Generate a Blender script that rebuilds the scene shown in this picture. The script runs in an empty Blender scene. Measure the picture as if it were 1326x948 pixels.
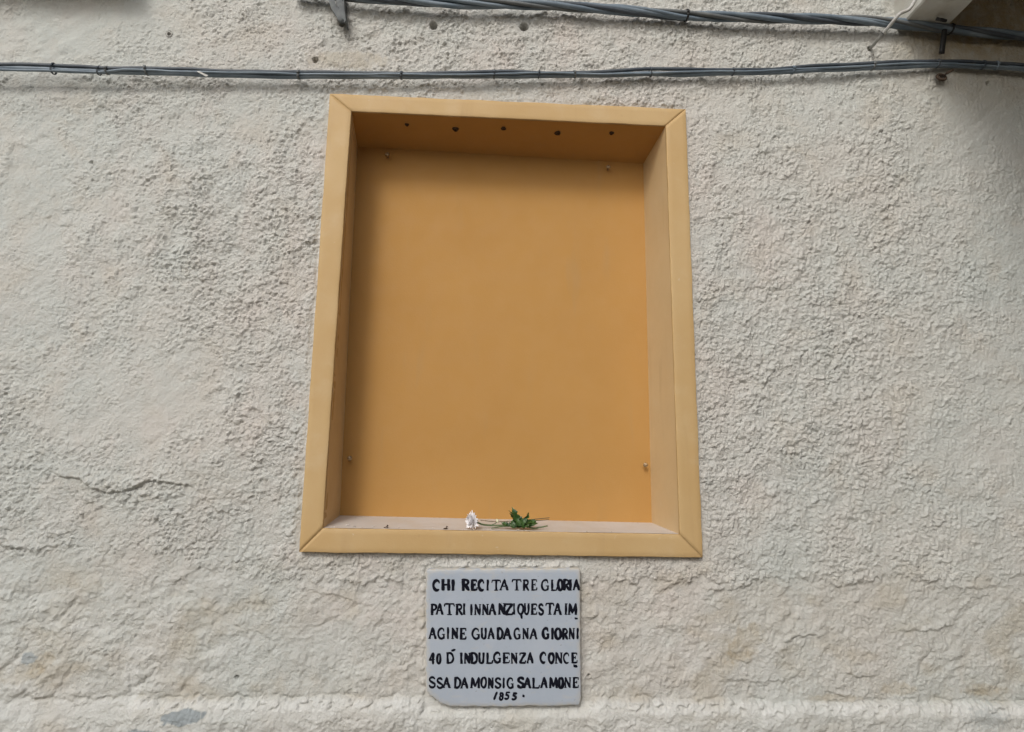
import bpy, math, random
import numpy as np
from mathutils import Vector, Matrix
random.seed(7)
scene = bpy.context.scene
COL = scene.collection

# ------------------------------------------------------------------ camera
FPX, PW, PH = 740.0, 1326.0, 948.0
CAM = Vector((0.0, -1.5, 1.6))
n_ = Vector((612-663, 585-474, FPX)).normalized()            # wall normal (world +Y) in camera axes (x right, y down, z forward)
u_ = Vector((58, -4724, FPX)).normalized()
u_ = (u_ - u_.dot(n_)*n_).normalized()                       # world +Z
r_ = (-u_).cross(n_).normalized()                            # world +X
M = Matrix((r_, n_, u_))                                     # camera axes -> world
camd = bpy.data.cameras.new('camera'); cam = bpy.data.objects.new('camera', camd); COL.objects.link(cam)
cx, cy, cz = M @ Vector((1,0,0)), M @ Vector((0,1,0)), M @ Vector((0,0,1))
R3 = Matrix((cx, -cy, -cz)).transposed()
cam.matrix_world = Matrix.Translation(CAM) @ R3.to_4x4()
camd.sensor_fit = 'HORIZONTAL'; camd.sensor_width = 36.0; camd.lens = FPX/PW*36.0
camd.clip_start = 0.02; camd.clip_end = 500
scene.camera = cam
scene.render.resolution_x = 1024; scene.render.resolution_y = 732

# ------------------------------------------------------------------ light
OPP_Y, OPP_H = -4.6, 2.3
SUN_EL, SUN_AZ = math.radians(38), math.radians(-21)         # azimuth measured from straight out of the wall (-Y), negative = left
sdir = Vector((math.sin(SUN_AZ)*math.cos(SUN_EL), -math.cos(SUN_AZ)*math.cos(SUN_EL), math.sin(SUN_EL)))
world = bpy.data.worlds.new('World'); scene.world = world; world.use_nodes = True
wn = world.node_tree.nodes; wl = world.node_tree.links
sky = wn.new('ShaderNodeTexSky'); sky.sky_type = 'NISHITA'; sky.sun_disc = False
sky.sun_elevation = SUN_EL; sky.sun_rotation = math.atan2(sdir.x, sdir.y)
sky.dust_density = 4.0; sky.air_density = 1.0
wn['Background'].inputs['Strength'].default_value = 0.13
hs_ = wn.new('ShaderNodeHueSaturation'); hs_.inputs['Saturation'].default_value = 0.5      # thin overcast: a whiter sky
wl.new(sky.outputs[0], hs_.inputs['Color']); wl.new(hs_.outputs[0], wn['Background'].inputs['Color'])
sund = bpy.data.lights.new('sun', 'SUN'); sun = bpy.data.objects.new('sun', sund); COL.objects.link(sun)
sund.energy = 0.95; sund.angle = math.radians(14); sund.color = (1.0, 0.99, 0.95)
sun.rotation_euler = sdir.to_track_quat('Z', 'Y').to_euler()
scene.view_settings.view_transform = 'Standard'; scene.view_settings.look = 'None'
scene.view_settings.gamma = 1.0; scene.view_settings.use_curve_mapping = False
scene.view_settings.exposure = 0.15

# ------------------------------------------------------------------ helpers
def W(px, py, Y=0.0):
    """point on the plane y=Y (parallel to the wall) that the photo shows at px,py"""
    d = M @ Vector(((px-PW/2)/FPX, (py-PH/2)/FPX, 1.0))
    t = (Y - CAM.y)/d.y
    return CAM + d*t
MN = np.array(M)
def to_px(X, Z, Y=0.0):
    P = np.stack([X-CAM.x, np.full_like(X, Y-CAM.y), Z-CAM.z], -1) @ MN      # world -> camera axes
    return P[...,0]/P[...,2]*FPX+PW/2, P[...,1]/P[...,2]*FPX+PH/2
MM = 0.00203                                                 # one photo pixel on the wall, metres

def link(name, verts, faces, mat=None, parent=None, smooth=True):
    me = bpy.data.meshes.new(name); me.from_pydata([tuple(v) for v in verts], [], faces); me.update()
    if mat: me.materials.append(mat)
    if smooth: me.polygons.foreach_set('use_smooth', [True]*len(me.polygons))
    o = bpy.data.objects.new(name, me); COL.objects.link(o)
    if parent: o.parent = parent; o.matrix_parent_inverse = parent.matrix_world.inverted()
    return o
def thing(name, loc, label, cat, group=None):
    o = bpy.data.objects.new(name, None); COL.objects.link(o); o.location = loc; o.empty_display_size = .05
    o['label'] = label; o['category'] = cat
    if group: o['group'] = group
    o.matrix_world = Matrix.Translation(loc)
    return o
def tag(o, label, cat, group=None):
    o['label'] = label; o['category'] = cat
    if group: o['group'] = group
    return o

class MB:
    def __init__(s): s.v = []; s.f = []
    def add(s, v, f):
        b = len(s.v); s.v += [tuple(x) for x in v]; s.f += [tuple(b+i for i in q) for q in f]
    def tube(s, pts, rad, n=8, flat=None, cap=True, jit=0):
        """tapered tube; flat=(axis vector, factor) squashes it along that axis"""
        pts = [Vector(p) for p in pts]; b = len(s.v); N = len(pts)
        if not hasattr(rad, '__len__'): rad = [rad]*N
        up = Vector((0,1,0))
        for i, p in enumerate(pts):
            t = (pts[min(i+1,N-1)]-pts[max(i-1,0)]).normalized()
            a = t.cross(up)
            if a.length < .1: a = t.cross(Vector((1,0,0)))
            a.normalize(); c = a.cross(t).normalized()
            for k in range(n):
                th = 2*math.pi*k/n
                o = (a*math.cos(th)+c*math.sin(th))*rad[i]
                if flat: o = o - flat[0]*o.dot(flat[0])*(1-flat[1])
                s.v.append(tuple(p+o))
        for i in range(N-1):
            for k in range(n):
                k2 = (k+1)%n
                s.f.append((b+i*n+k, b+i*n+k2, b+(i+1)*n+k2, b+(i+1)*n+k))
        if cap:
            s.f.append(tuple(b+k for k in range(n))[::-1]); s.f.append(tuple(b+(N-1)*n+k for k in range(n)))
    def box(s, c, h, R=None):
        vs = [Vector((x*h[0], y*h[1], z*h[2])) for x in (-1,1) for y in (-1,1) for z in (-1,1)]
        if R: vs = [R @ v for v in vs]
        s.add([Vector(c)+v for v in vs], [(0,1,3,2),(4,6,7,5),(0,4,5,1),(2,3,7,6),(0,2,6,4),(1,5,7,3)])
    def prism(s, poly, d):
        """closed outline extruded by the vector d"""
        n = len(poly); a = [Vector(p) for p in poly]; b = [p+Vector(d) for p in a]
        s.add(a+b, [tuple(range(n)), tuple(range(2*n-1, n-1, -1))]+[(i, i+n, (i+1)%n+n, (i+1)%n) for i in range(n)])
    def build(s, name, mat, parent=None, smooth=True): return link(name, s.v, s.f, mat, parent, smooth)

def catmull(P, step):
    P = [Vector(p) for p in P]; out = []
    for i in range(len(P)-1):
        p0, p1, p2, p3 = P[max(i-1,0)], P[i], P[i+1], P[min(i+2,len(P)-1)]
        n = max(1, int((p2-p1).length/step))
        for k in range(n):
            t = k/n
            out.append(.5*((2*p1)+(p2-p0)*t+(2*p0-5*p1+4*p2-p3)*t*t+(3*p1-p0-3*p2+p3)*t**3))
    out.append(P[-1]); return out

# gradient noise in numpy
_rng = np.random.RandomState(3)
PERM = _rng.permutation(256); PERM = np.concatenate([PERM, PERM])
GA = _rng.rand(256)*2*np.pi; GX, GY = np.cos(GA), np.sin(GA)
def noise(x, y, seed=0):
    x = np.asarray(x, float)+seed*17.31; y = np.asarray(y, float)+seed*9.77
    xi = np.floor(x).astype(int); yi = np.floor(y).astype(int); xf = x-xi; yf = y-yi
    xi &= 255; yi &= 255
    def g(ix, iy, dx, dy):
        h = PERM[PERM[ix & 255]+(iy & 255)]
        return GX[h]*dx+GY[h]*dy
    u = xf*xf*xf*(xf*(xf*6-15)+10); v = yf*yf*yf*(yf*(yf*6-15)+10)
    a = g(xi,yi,xf,yf); b = g(xi+1,yi,xf-1,yf); c = g(xi,yi+1,xf,yf-1); d = g(xi+1,yi+1,xf-1,yf-1)
    return ((a+(b-a)*u)+((c+(d-c)*u)-(a+(b-a)*u))*v)*1.5
def fbm(x, y, o=4, seed=0):
    s = 0; a = 1; t = 0
    for i in range(o): s = s+a*noise(x*2**i, y*2**i, seed+i*5); t += a; a *= .5
    return s/t
def sst(a, b, x):
    t = np.clip((x-a)/(b-a), 0, 1); return t*t*(3-2*t)

# ------------------------------------------------------------------ materials
class NT:
    def __init__(s, name, rough=.8, spec=.3):
        s.m = bpy.data.materials.new(name); s.m.use_nodes = True; s.t = s.m.node_tree; s.n = s.t.nodes
        s.b = s.n['Principled BSDF']; s.b.inputs['Roughness'].default_value = rough
        s.b.inputs['Specular IOR Level'].default_value = spec
        s.co = s.n.new('ShaderNodeTexCoord')
    def set(s, sock, v):
        if isinstance(v, bpy.types.NodeSocket): s.t.links.new(v, sock)
        else: sock.default_value = v
    def noise(s, sc, det=4, rough=.55, dist=0, stretch=None):
        n = s.n.new('ShaderNodeTexNoise'); n.inputs['Scale'].default_value = sc; n.inputs['Detail'].default_value = det
        n.inputs['Roughness'].default_value = rough; n.inputs['Distortion'].default_value = dist
        src = s.co.outputs['Object']
        if stretch:
            mp = s.n.new('ShaderNodeMapping'); mp.inputs['Scale'].default_value = stretch; s.t.links.new(src, mp.inputs[0]); src = mp.outputs[0]
        s.t.links.new(src, n.inputs['Vector']); return n.outputs['Fac']
    def grains(s, sc):
        n = s.n.new('ShaderNodeTexVoronoi'); n.inputs['Scale'].default_value = sc; n.inputs['Randomness'].default_value = 1.0
        s.t.links.new(s.co.outputs['Object'], n.inputs['Vector']); return n.outputs['Distance']
    def ramp(s, f, a, b, lo=0., hi=1.):
        r = s.n.new('ShaderNodeMapRange'); r.interpolation_type = 'SMOOTHSTEP'
        r.inputs['From Min'].default_value = a; r.inputs['From Max'].default_value = b
        r.inputs['To Min'].default_value = lo; r.inputs['To Max'].default_value = hi
        s.t.links.new(f, r.inputs['Value']); return r.outputs[0]
    def mix(s, f, a, b):
        m = s.n.new('ShaderNodeMix'); m.data_type = 'RGBA'
        s.set(m.inputs[0], f); s.set(m.inputs[6], a if isinstance(a, bpy.types.NodeSocket) else (*a, 1)); s.set(m.inputs[7], b if isinstance(b, bpy.types.NodeSocket) else (*b, 1))
        return m.outputs[2]
    def math(s, op, a, b):
        m = s.n.new('ShaderNodeMath'); m.operation = op; s.set(m.inputs[0], a); s.set(m.inputs[1], b); return m.outputs[0]
    def bump(s, h, dist, strength=1.0):
        b = s.n.new('ShaderNodeBump'); b.inputs['Distance'].default_value = dist; b.inputs['Strength'].default_value = strength
        s.t.links.new(h, b.inputs['Height'])
        s.t.links.new(b.outputs[0], s.b.inputs['Normal'])
    def attr(s, name):
        a = s.n.new('ShaderNodeAttribute'); a.attribute_name = name; return a
    def color(s, c): s.set(s.b.inputs['Base Color'], c if isinstance(c, bpy.types.NodeSocket) else (*c, 1)); return s

def mat_plaster():
    s = NT('plaster', .9, .15)
    wm = s.attr('warm')
    c = s.mix(s.ramp(s.noise(2.2, 5), .35, .68), (.462,.482,.460), (.492,.49,.458))
    c = s.mix(s.math('MULTIPLY', wm.outputs['Fac'], s.ramp(s.noise(5, 5, .6, .4), .3, .62, .35, 1)), c, (.53,.475,.435))
    c = s.mix(s.ramp(s.noise(7, 4, .6, .5), .48, .75, 0, .55), c, (.46,.425,.37))
    c = s.mix(s.ramp(s.noise(16, 4, .6, .8), .52, .75, 0, .5), c, (.53,.545,.515))
    c = s.mix(s.ramp(s.noise(90, 3, .6), .45, .8, 0, .35), c, (.42,.395,.345))
    a = s.attr('stain_shade'); sp = s.n.new('ShaderNodeSeparateColor'); s.t.links.new(a.outputs['Color'], sp.inputs[0])
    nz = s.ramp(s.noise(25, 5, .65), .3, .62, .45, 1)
    c = s.mix(s.math('MULTIPLY', sp.outputs[0], nz), c, (.34,.275,.17))  # ochre stains, plus the painted shade at the upper right
    c = s.mix(s.math('MULTIPLY', sp.outputs[2], nz), c, (.17,.15,.12))  # painted shade: upper left, under the cable, in the holes
    w = s.attr('wash')
    c = s.mix(w.outputs['Fac'], c, (.60,.605,.585))
    c = s.mix(sp.outputs[1], c, (.31,.345,.36))
    s.color(c)
    r = s.attr('rough')
    h1 = s.math('SUBTRACT', s.math('ADD', s.math('MULTIPLY', s.noise(120, 3, .6, 0), .35), .5), s.math('ADD', s.math('MULTIPLY', s.ramp(s.grains(190), .1, .75), .26), s.math('MULTIPLY', s.ramp(s.grains(105), .25, .6), .16))); h2 = s.noise(600, 2, .5)
    h = s.math('ADD', s.math('MULTIPLY', s.math('MULTIPLY', h1, r.outputs['Fac']), 1.0), s.math('MULTIPLY', h2, .12))
    s.bump(h, .0048, .8)
    return s.m
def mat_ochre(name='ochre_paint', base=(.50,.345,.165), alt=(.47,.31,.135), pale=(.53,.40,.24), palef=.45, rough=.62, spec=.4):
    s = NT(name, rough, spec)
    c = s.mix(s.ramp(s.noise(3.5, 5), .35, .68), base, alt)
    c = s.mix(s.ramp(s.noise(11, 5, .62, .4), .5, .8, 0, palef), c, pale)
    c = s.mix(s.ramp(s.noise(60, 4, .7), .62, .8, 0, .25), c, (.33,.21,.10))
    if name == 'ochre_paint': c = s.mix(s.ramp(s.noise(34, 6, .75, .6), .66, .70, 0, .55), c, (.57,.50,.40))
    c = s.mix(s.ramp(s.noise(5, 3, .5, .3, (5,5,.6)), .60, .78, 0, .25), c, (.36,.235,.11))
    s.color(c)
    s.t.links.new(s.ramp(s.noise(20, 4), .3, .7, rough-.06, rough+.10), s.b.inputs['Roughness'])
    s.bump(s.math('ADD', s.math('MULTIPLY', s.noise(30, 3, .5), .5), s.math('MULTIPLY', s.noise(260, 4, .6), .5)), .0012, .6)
    return s.m
def mat_simple(name, c1, c2, rough=.6, sc=30, spec=.4, metal=0, bump=.0004, bs=200, stretch=None):
    s = NT(name, rough, spec); s.b.inputs['Metallic'].default_value = metal
    s.color(s.mix(s.ramp(s.noise(sc, 4, .6, 0, stretch), .35, .68), c1, c2))
    s.bump(s.noise(bs, 3), bump, .7); return s.m
M_PL = mat_plaster()
M_OC = mat_ochre()
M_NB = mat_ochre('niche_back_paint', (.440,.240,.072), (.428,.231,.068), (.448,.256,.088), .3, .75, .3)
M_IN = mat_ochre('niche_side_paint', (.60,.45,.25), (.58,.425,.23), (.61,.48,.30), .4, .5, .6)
def mat_sill():
    s = NT('dusty_sill_paint', .7, .3)
    c = s.mix(s.ramp(s.noise(9, 5, .65), .35, .7), (.55,.51,.475), (.52,.46,.395))
    c = s.mix(s.ramp(s.noise(40, 5, .7), .55, .75, 0, .6), c, (.58,.55,.52))
    s.color(c); s.bump(s.noise(80, 4), .001, .6); return s.m
M_SI = mat_sill()
def mat_marble():
    s = NT('painted_marble', .55, .4)
    c = s.mix(s.ramp(s.noise(9, 5, .6, .6), .35, .7), (.355,.405,.475), (.39,.435,.50))
    c = s.mix(s.ramp(s.noise(38, 5, .7, 1.0), .62, .78, 0, .5), c, (.30,.33,.37))
    c = s.mix(s.ramp(s.noise(14, 5, .7, 2.0, (1,1,2.2)), .56, .66, 0, .35), c, (.46,.45,.42))
    c = s.mix(s.ramp(s.noise(120, 3, .6), .66, .74, 0, .7), c, (.22,.22,.22))
    e = s.attr('edge')
    c = s.mix(s.math('MULTIPLY', e.outputs['Fac'], s.ramp(s.noise(60, 4, .6), .35, .6, .3, 1)), c, (.50,.47,.41))
    s.color(c); s.bump(s.noise(70, 4, .6), .0009, .6); return s.m
M_MB = mat_marble()
M_INK = mat_simple('black_lettering_paint', (.003,.0035,.009), (.007,.008,.015), .7, 200, .12)
M_CB = mat_simple('blue_grey_cable_sheath', (.125,.165,.205), (.19,.235,.275), .5, 14, .45, bs=60)
M_CD = mat_simple('dark_cable_sheath', (.050,.062,.078), (.09,.105,.12), .5, 14, .4, bs=60)
M_CG = mat_simple('grey_cable_sheath', (.105,.115,.12), (.15,.16,.16), .55, 14, .4, bs=60)
M_ZN = mat_simple('galvanised_steel', (.085,.095,.10), (.13,.14,.14), .6, 60, .3, .0)
M_BK = mat_simple('black_plastic', (.01,.01,.011), (.022,.021,.02), .5, 60, .4)
M_RU = mat_simple('rusty_iron', (.045,.032,.024), (.11,.075,.05), .8, 180, .3)
M_BR = mat_simple('old_screw_brass', (.22,.15,.08), (.45,.33,.19), .45, 200, .5, .3)
M_WH = mat_simple('white_painted_metal', (.50,.50,.48), (.36,.35,.32), .5, 60, .4)
M_CO = mat_simple('cream_painted_stone', (.62,.62,.58), (.52,.50,.44), .8, 12, .2, bump=.002, bs=60)
M_SL = mat_simple('balcony_underside', (.30,.25,.18), (.22,.18,.13), .9, 5, .2, bump=.003, bs=40)
M_PT = mat_simple('white_petal', (.88,.87,.88), (.80,.78,.80), .6, 120, .3)
M_BD = mat_simple('cream_bud', (.75,.70,.55), (.6,.6,.4), .6, 120, .3)
M_LF = mat_simple('green_leaf', (.016,.050,.010), (.055,.115,.022), .45, 90, .45)
M_ST = mat_simple('green_stem', (.08,.13,.05), (.14,.17,.09), .55, 90, .4)
M_SD = mat_simple('dry_stem', (.16,.12,.07), (.10,.09,.05), .6, 90, .3)
M_OP = mat_simple('old_plaster', (.52,.47,.40), (.42,.38,.32), .9, 2, .2, bump=.004, bs=20)
M_OD = mat_simple('dark_blocker_plaster', (.16,.14,.12), (.10,.09,.08), .9, 2, .2, bump=.004, bs=20)  # kept dark so the added block bounces little light
M_PV = mat_simple('street_paving', (.40,.36,.30), (.32,.285,.235), .9, 3, .2, bump=.004, bs=20)

# ------------------------------------------------------------------ setting: street
g = MB(); g.add([(-60,-60,0),(60,-60,0),(60,3,0),(-60,3,0)], [(0,1,2,3)])
o = g.build('street', M_PV, smooth=False); o['kind'] = 'structure'
# the houses across the narrow lane, behind the camera: they keep the low sky off the wall
g = MB()
for k in range(9):
    xa = -14+k*3.2; hgt = OPP_H+.5*math.sin(k*2.1)
    g.box((xa+.55, OPP_Y-2, hgt/2), (.55, 2, hgt/2)); g.box((xa+2.65, OPP_Y-2, hgt/2), (.55, 2, hgt/2))
    g.box((xa+1.6, OPP_Y-2.15, hgt/2), (.5, 1.85, hgt/2-.01))                       # recessed bay
    g.box((xa+1.6, OPP_Y-.15, .45), (.5, .145, .45)); g.box((xa+1.6, OPP_Y-.15, hgt-.7), (.5, .145, .6))
ob = g.build('facade_row', M_OP, smooth=False); tag(ob, 'plain plastered house fronts on the other side of the lane', 'building')

g = MB(); g.box((4.1, -1.5, 2.6), (2.1, 1.52, 2.6)); g.box((4.1, -1.55, 5.28), (2.2, 1.65, .08)); g.box((1.98, -1.5, 2.0), (.02, .5, .6))  # unseen block, added to cut sky light on the right of the wall
ob = g.build('added_sky_blocker', M_OD, smooth=False); tag(ob, 'unseen dark block added at the right to keep sky light off the wall', 'building')

# ------------------------------------------------------------------ niche outline on the photo
OUT = [(427,121),(888,141),(910,722),(387,715)]              # TL TR BR BL outer edge of the frame
INN = [(455,144),(862,163),(880,692),(418,684)]
BAK = [(463,190),(833,212),(844,677),(440,667.5)]
YF, YB = -0.012, 0.155
OUTW = [W(x,y,YF) for x,y in OUT]; INNW = [W(x,y,YF) for x,y in INN]; BAKW = [W(x,y,YB) for x,y in BAK]

# ------------------------------------------------------------------ stucco wall: real relief
cs = [W(x,y) for x,y in ((0,0),(PW,0),(PW,PH),(0,PH))]
x0 = min(c.x for c in cs)-.12; x1 = max(c.x for c in cs)+.12; z0 = min(c.z for c in cs)-.10; z1 = max(c.z for c in cs)+.10
SP = 0.0026
def axis(a, b, lo, hi):
    mid = np.arange(a, b, SP)
    def out(d0, L):
        v = []; st = SP; p = 0
        while p < L: st *= 1.16; p += st; v.append(min(p, L))
        return np.array(v)
    return np.concatenate([(a-out(a, a-lo))[::-1], mid, mid[-1]+out(b, hi-mid[-1])])
AX = axis(x0, x1, -5.0, 6.0); AZ = axis(z0, z1, 0.0, 6.0)
nx, nz = len(AX), len(AZ)
U, V = np.meshgrid(AX, AZ)
PX, PY = to_px(U, V)
dense = sst(0, .1, np.minimum(np.minimum(U-x0, x1-U), np.minimum(V-z0, z1-V))+.1)   # fine relief stops where the grid gets coarse
def G(cx, cy, sx, sy, ang=0):
    a = math.radians(ang); dx = PX-cx; dy = PY-cy
    return np.exp(-(((dx*math.cos(a)+dy*math.sin(a))/sx)**2+((-dx*math.sin(a)+dy*math.cos(a))/sy)**2))
# density of the thrown coat: 1 rough, 0 trowelled smooth
dens = np.full_like(U, .80)
for cx,cy,sx,sy,a,w in ((50,300,110,200,0,-.50),(175,545,90,50,0,-.65),(60,40,200,60,0,-.62),(300,160,120,45,0,-.35),(120,460,90,40,0,-.25),
                    (1290,520,70,260,0,-.40),(1290,120,120,130,0,-.62),(560,850,260,60,0,-.2),(150,760,80,50,0,-.3),
                    (980,500,120,140,0,.25),(1130,330,120,120,0,.2),(330,330,110,140,0,.2),(300,660,80,40,30,-.15),(150,640,110,30,0,.15),
                    (450,75,50,15,0,-.5),(640,50,160,30,0,.15),(240,520,60,30,0,-.35),(1020,170,60,60,0,-.15)):
    dens = dens+w*G(cx,cy,sx,sy,a)
dens = dens+.58*fbm(U/.20, V/.20, 3, 11)+.25*noise(U/.05, V/.05, 5)
edge = 752+22*fbm(U/.10, U*0+3.3, 3, 21)+6*noise(U/.012, V/.05, 8)+np.where(PX < 380, -30*sst(380, 200, PX), 0)
low = sst(-2, 3, PY-edge)                                     # 1 below the edge of the upper coat
dens = np.clip(dens, .05, 1.15)*(1-.55*low)
wu = U+.0035*noise(U/.022, V/.022, 31)+.0016*noise(U/.009, V/.009, 32)
wv = V+.0035*noise(U/.022, V/.022, 33)+.0016*noise(U/.009, V/.009, 34)
# upper right of the wall is combed vertically, upper left slants
vert = sst(900, 1000, PX)*(1-low)
slant = (1-sst(420, 900, PX))
su = wu+slant*wv*.25; sv = wv-slant*wu*.22
n1 = noise(su/.0150, sv/(.0130+.006*vert), 1)
n2 = noise(su/.0085, sv/(.0080+.003*vert), 2)
n3 = noise(wu/.030, wv/.026, 3)
clump = sst(.06, .22, n1+.55*n2+.25*n3+(dens-.75)*.55)
worm = sst(.10, .0, np.abs(noise(su/.026, sv/.022, 4)+.25*n2))*sst(-.1, .3, n3+.2)
crumb = sst(.20, .34, n2+.3*n3)
n4 = noise(U/.0072, V/.0068, 6); pit = sst(.30, .50, n4+.35*noise(U/.05, V/.05, 7))
patch = sst(-.25, .25, noise(U/.065, V/.055, 12)+.3*noise(U/.02, V/.02, 13))
rs = np.random.RandomState(11)
def splats(cnt, L, Wd, A, spread, base_ang, cut, seed, rag=.0):
    """thrown crumbs of mortar: each rises gently and breaks off sharply on one side; the highest wins"""
    out = np.zeros_like(U)
    sx = rs.uniform(x0, x1, cnt); sz = rs.uniform(z0, z1, cnt)
    l = rs.uniform(L[0], L[1], cnt); w = rs.uniform(Wd[0], Wd[1], cnt); am = rs.uniform(A[0], A[1], cnt)
    an = base_ang+rs.normal(0, spread, cnt)
    ix = np.clip(np.searchsorted(AX, sx), 30, nx-31); iz = np.clip(np.searchsorted(AZ, sz), 30, nz-31)
    R = int(max(L[1], Wd[1])/SP)+2
    ca, sa = np.cos(an), np.sin(an)
    flat = out.ravel()
    wx = .35*noise(U/.006, V/.006, seed+1)+.25*noise(U/.014, V/.014, seed+2); wxf = wx.ravel()
    for dy in range(-R, R+1):
        for dx in range(-R, R+1):
            ii = ix+dx; jj = iz+dy; ok = (ii >= 0) & (ii < nx) & (jj >= 0) & (jj < nz)
            ii = np.clip(ii, 0, nx-1); jj = np.clip(jj, 0, nz-1)
            ddx = AX[ii]-sx; ddz = AZ[jj]-sz
            a = ddx*ca+ddz*sa; b = -ddx*sa+ddz*ca                # a points to the broken side
            id_ = jj*nx+ii; r_ = wxf[id_]
            a = a/l+r_*.35; b = b/w+r_*.5
            m = ok & (a > -1) & (a < cut+.35) & (np.abs(b) < 1)
            if not m.any(): continue
            a = a[m]; b = b[m]
            f = np.clip(1+a, 0, 1)**.8*np.clip((cut+.18-a)/.30, 0, 1)*np.clip((1-b*b)*1.8, 0, 1)*am[m]
            np.maximum.at(flat, id_[m], f)
    return flat.reshape(U.shape)
area = (x1-x0)*(z1-z0)
DOWN = -math.pi/2-.25
sp1 = splats(int(area*13000), (.005,.0105), (.0030,.0062), (.4,1.), .75, DOWN, .25, 201)
sp2 = splats(int(area*2300), (.010,.022), (.005,.011), (.35,1.), .7, DOWN, .2, 211)
sp3 = splats(int(area*240), (.022,.050), (.012,.026), (.3,1.), .8, DOWN, .15, 221)
gate = sst(.25, .75, patch*.5+dens*.45+.25*noise(U/.016, V/.014, 14))
h = dens*(4.4*sp1*gate+4.3*sp2*(.35+.65*gate)+.9*clump*gate+1.1*crumb+.9*vert*noise(U/.0075+noise(U/.03,V/.05,37), V/.07, 38))+.35*n2-2.6*pit*(.25+dens)
h += (2.2*fbm(U/.09, V/.09, 3, 41)*(.5+dens))
h += 1.5*noise(wu/.045, wv/.035, 43)*dens
# big swells and trowel marks
h += 9*fbm(U/.55, V/.42, 3, 51)
tro = noise((U*.77+V*.64)/.10, (V*.77-U*.64)/.022, 61)
h += (1-dens)*1.6*tro
# lower coat: lumps, slanting ridges
lowl = sst(700, 780, PY)
lump = fbm(wu/.055, wv/.042, 4, 71)
ang = .9
ridge = 1-np.abs(noise((U*math.cos(ang)+V*math.sin(ang)*-1)/.030, (U*math.sin(ang)+V*math.cos(ang))/.085, 73)+.5*noise(wu/.02, wv/.02, 74))*2.2
lw = lowl*(.55+.9*sst(480, 150, PX))
h += lw*(4.2*lump+1.2*np.clip(ridge, 0, 1)*sst(.0, .35, fbm(U/.12, V/.12, 2, 75)+.12))
h += (.25+.75*lowl)*1.2*lowl*sp2+(.25+.75*lowl)*1.2*sp1*sst(-.2,.2,noise(U/.05,V/.04,78))+4.0*sp3*(.4+.6*sst(-.2, .3, fbm(U/.16, V/.13, 2, 77)))
h += lowl*1.8*sst(.06, .12, fbm(wu/.11, wv/.07, 4, 76))        # thin flaking layer
h -= 3.2*low*sst(300, 420, PX)                                # upper coat ends
def pl(pts):                                                  # polyline height: photo y as a function of photo x
    xs = [p[0] for p in pts]; ys = [p[1] for p in pts]; return np.interp(PX, xs, ys), xs[0], xs[-1]
jag = 2.0*noise(U/.008, V/.03, 81)+2.5*noise(U/.02, V/.05, 82)
for pts, amp, fall in (([(72,616),(100,620),(118,631),(140,638),(170,634),(195,622),(215,624),(247,628)], 6.5, 30),
                 ([(272,654),(290,662),(312,676)], 3.2, 14), ([(400,768),(430,770),(455,778),(480,786)], 3, 18), ([(1012,833),(1038,824),(1069,823)], 5, 22),
                 ([(1160,818),(1201,816),(1239,810)], 4, 20), ([(1096,873),(1121,878),(1135,877)], 4, 16), ([(1070,894),(1085,900),(1105,904)], 4, 12),
                 ([(940,880),(990,884),(1030,880)], 3, 10), ([(846,775),(880,750),(905,757)], 3, 14), ([(0,708),(40,712),(80,706)], 4, 14),
                 ([(910,762),(945,764),(975,757)], 3, 14), ([(215,760),(260,735),(290,741)], 2.2, 14), ([(1215,757),(1245,762),(1290,760)], 3.4, 14)):
    yl, a, b = pl(pts); d = yl+jag-PY
    h += 1.2*amp*sst(-1.0, 1.0, d)*np.exp(-np.clip(d, 0, None)/fall)*sst(a-6, a+12, PX)*sst(b+6, b-12, PX)
def groove(pts, wd, dep):
    global h
    P = [(p[0], p[1]) for p in pts]; D = np.full_like(PX, 1e9)
    jx = PX+2.2*noise(U/.012, V/.012, 91)+1.2*noise(U/.005, V/.005, 92)
    for (ax_, ay_), (bx_, by_) in zip(P[:-1], P[1:]):
        L = (bx_-ax_)**2+(by_-ay_)**2; t = np.clip(((jx-ax_)*(bx_-ax_)+(PY-ay_)*(by_-ay_))/L, 0, 1)
        D = np.minimum(D, np.hypot(jx-ax_-t*(bx_-ax_), PY-ay_-t*(by_-ay_)))
    h -= dep*np.exp(-(D/wd)**2)
for a_ in (([(72,617),(100,621),(118,632),(140,639),(170,635),(195,623),(215,625),(247,629)], 1.3, 1.4), ([(521,722),(523,745),(521,772)], 1.8, 3.5), ([(196,788),(182,812),(168,834)], 1.6, 2.2), ([(167,862),(168,890),(165,925)], 1.8, 3.0),
           ([(95,862),(80,885),(66,904)], 2, 2.2), ([(408,815),(440,798),(476,776)], 1.6, 1.6), ([(375,182),(395,163),(418,140)], 1.8, 2.6),
           ([(200,868),(185,885),(172,892)], 2, 3), ([(260,862),(245,880),(232,898)], 1.8, 1.8), ([(100,775),(88,790),(72,806)], 2.5, 3),
           ([(545,948),(540,930),(528,912)], 1.6, 2.5), ([(868,905),(875,895),(876,880)], 1.8, 3), ([(40,890),(15,908),(0,918)], 2, 2.4),
           ([(0,870),(20,855),(35,840)], 2, 2.4), ([(1208,846),(1196,858),(1190,885)], 2.2, 3.2), ([(1150,838),(1192,850)], 1.5, 1.2)):
    groove(*a_)
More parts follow.
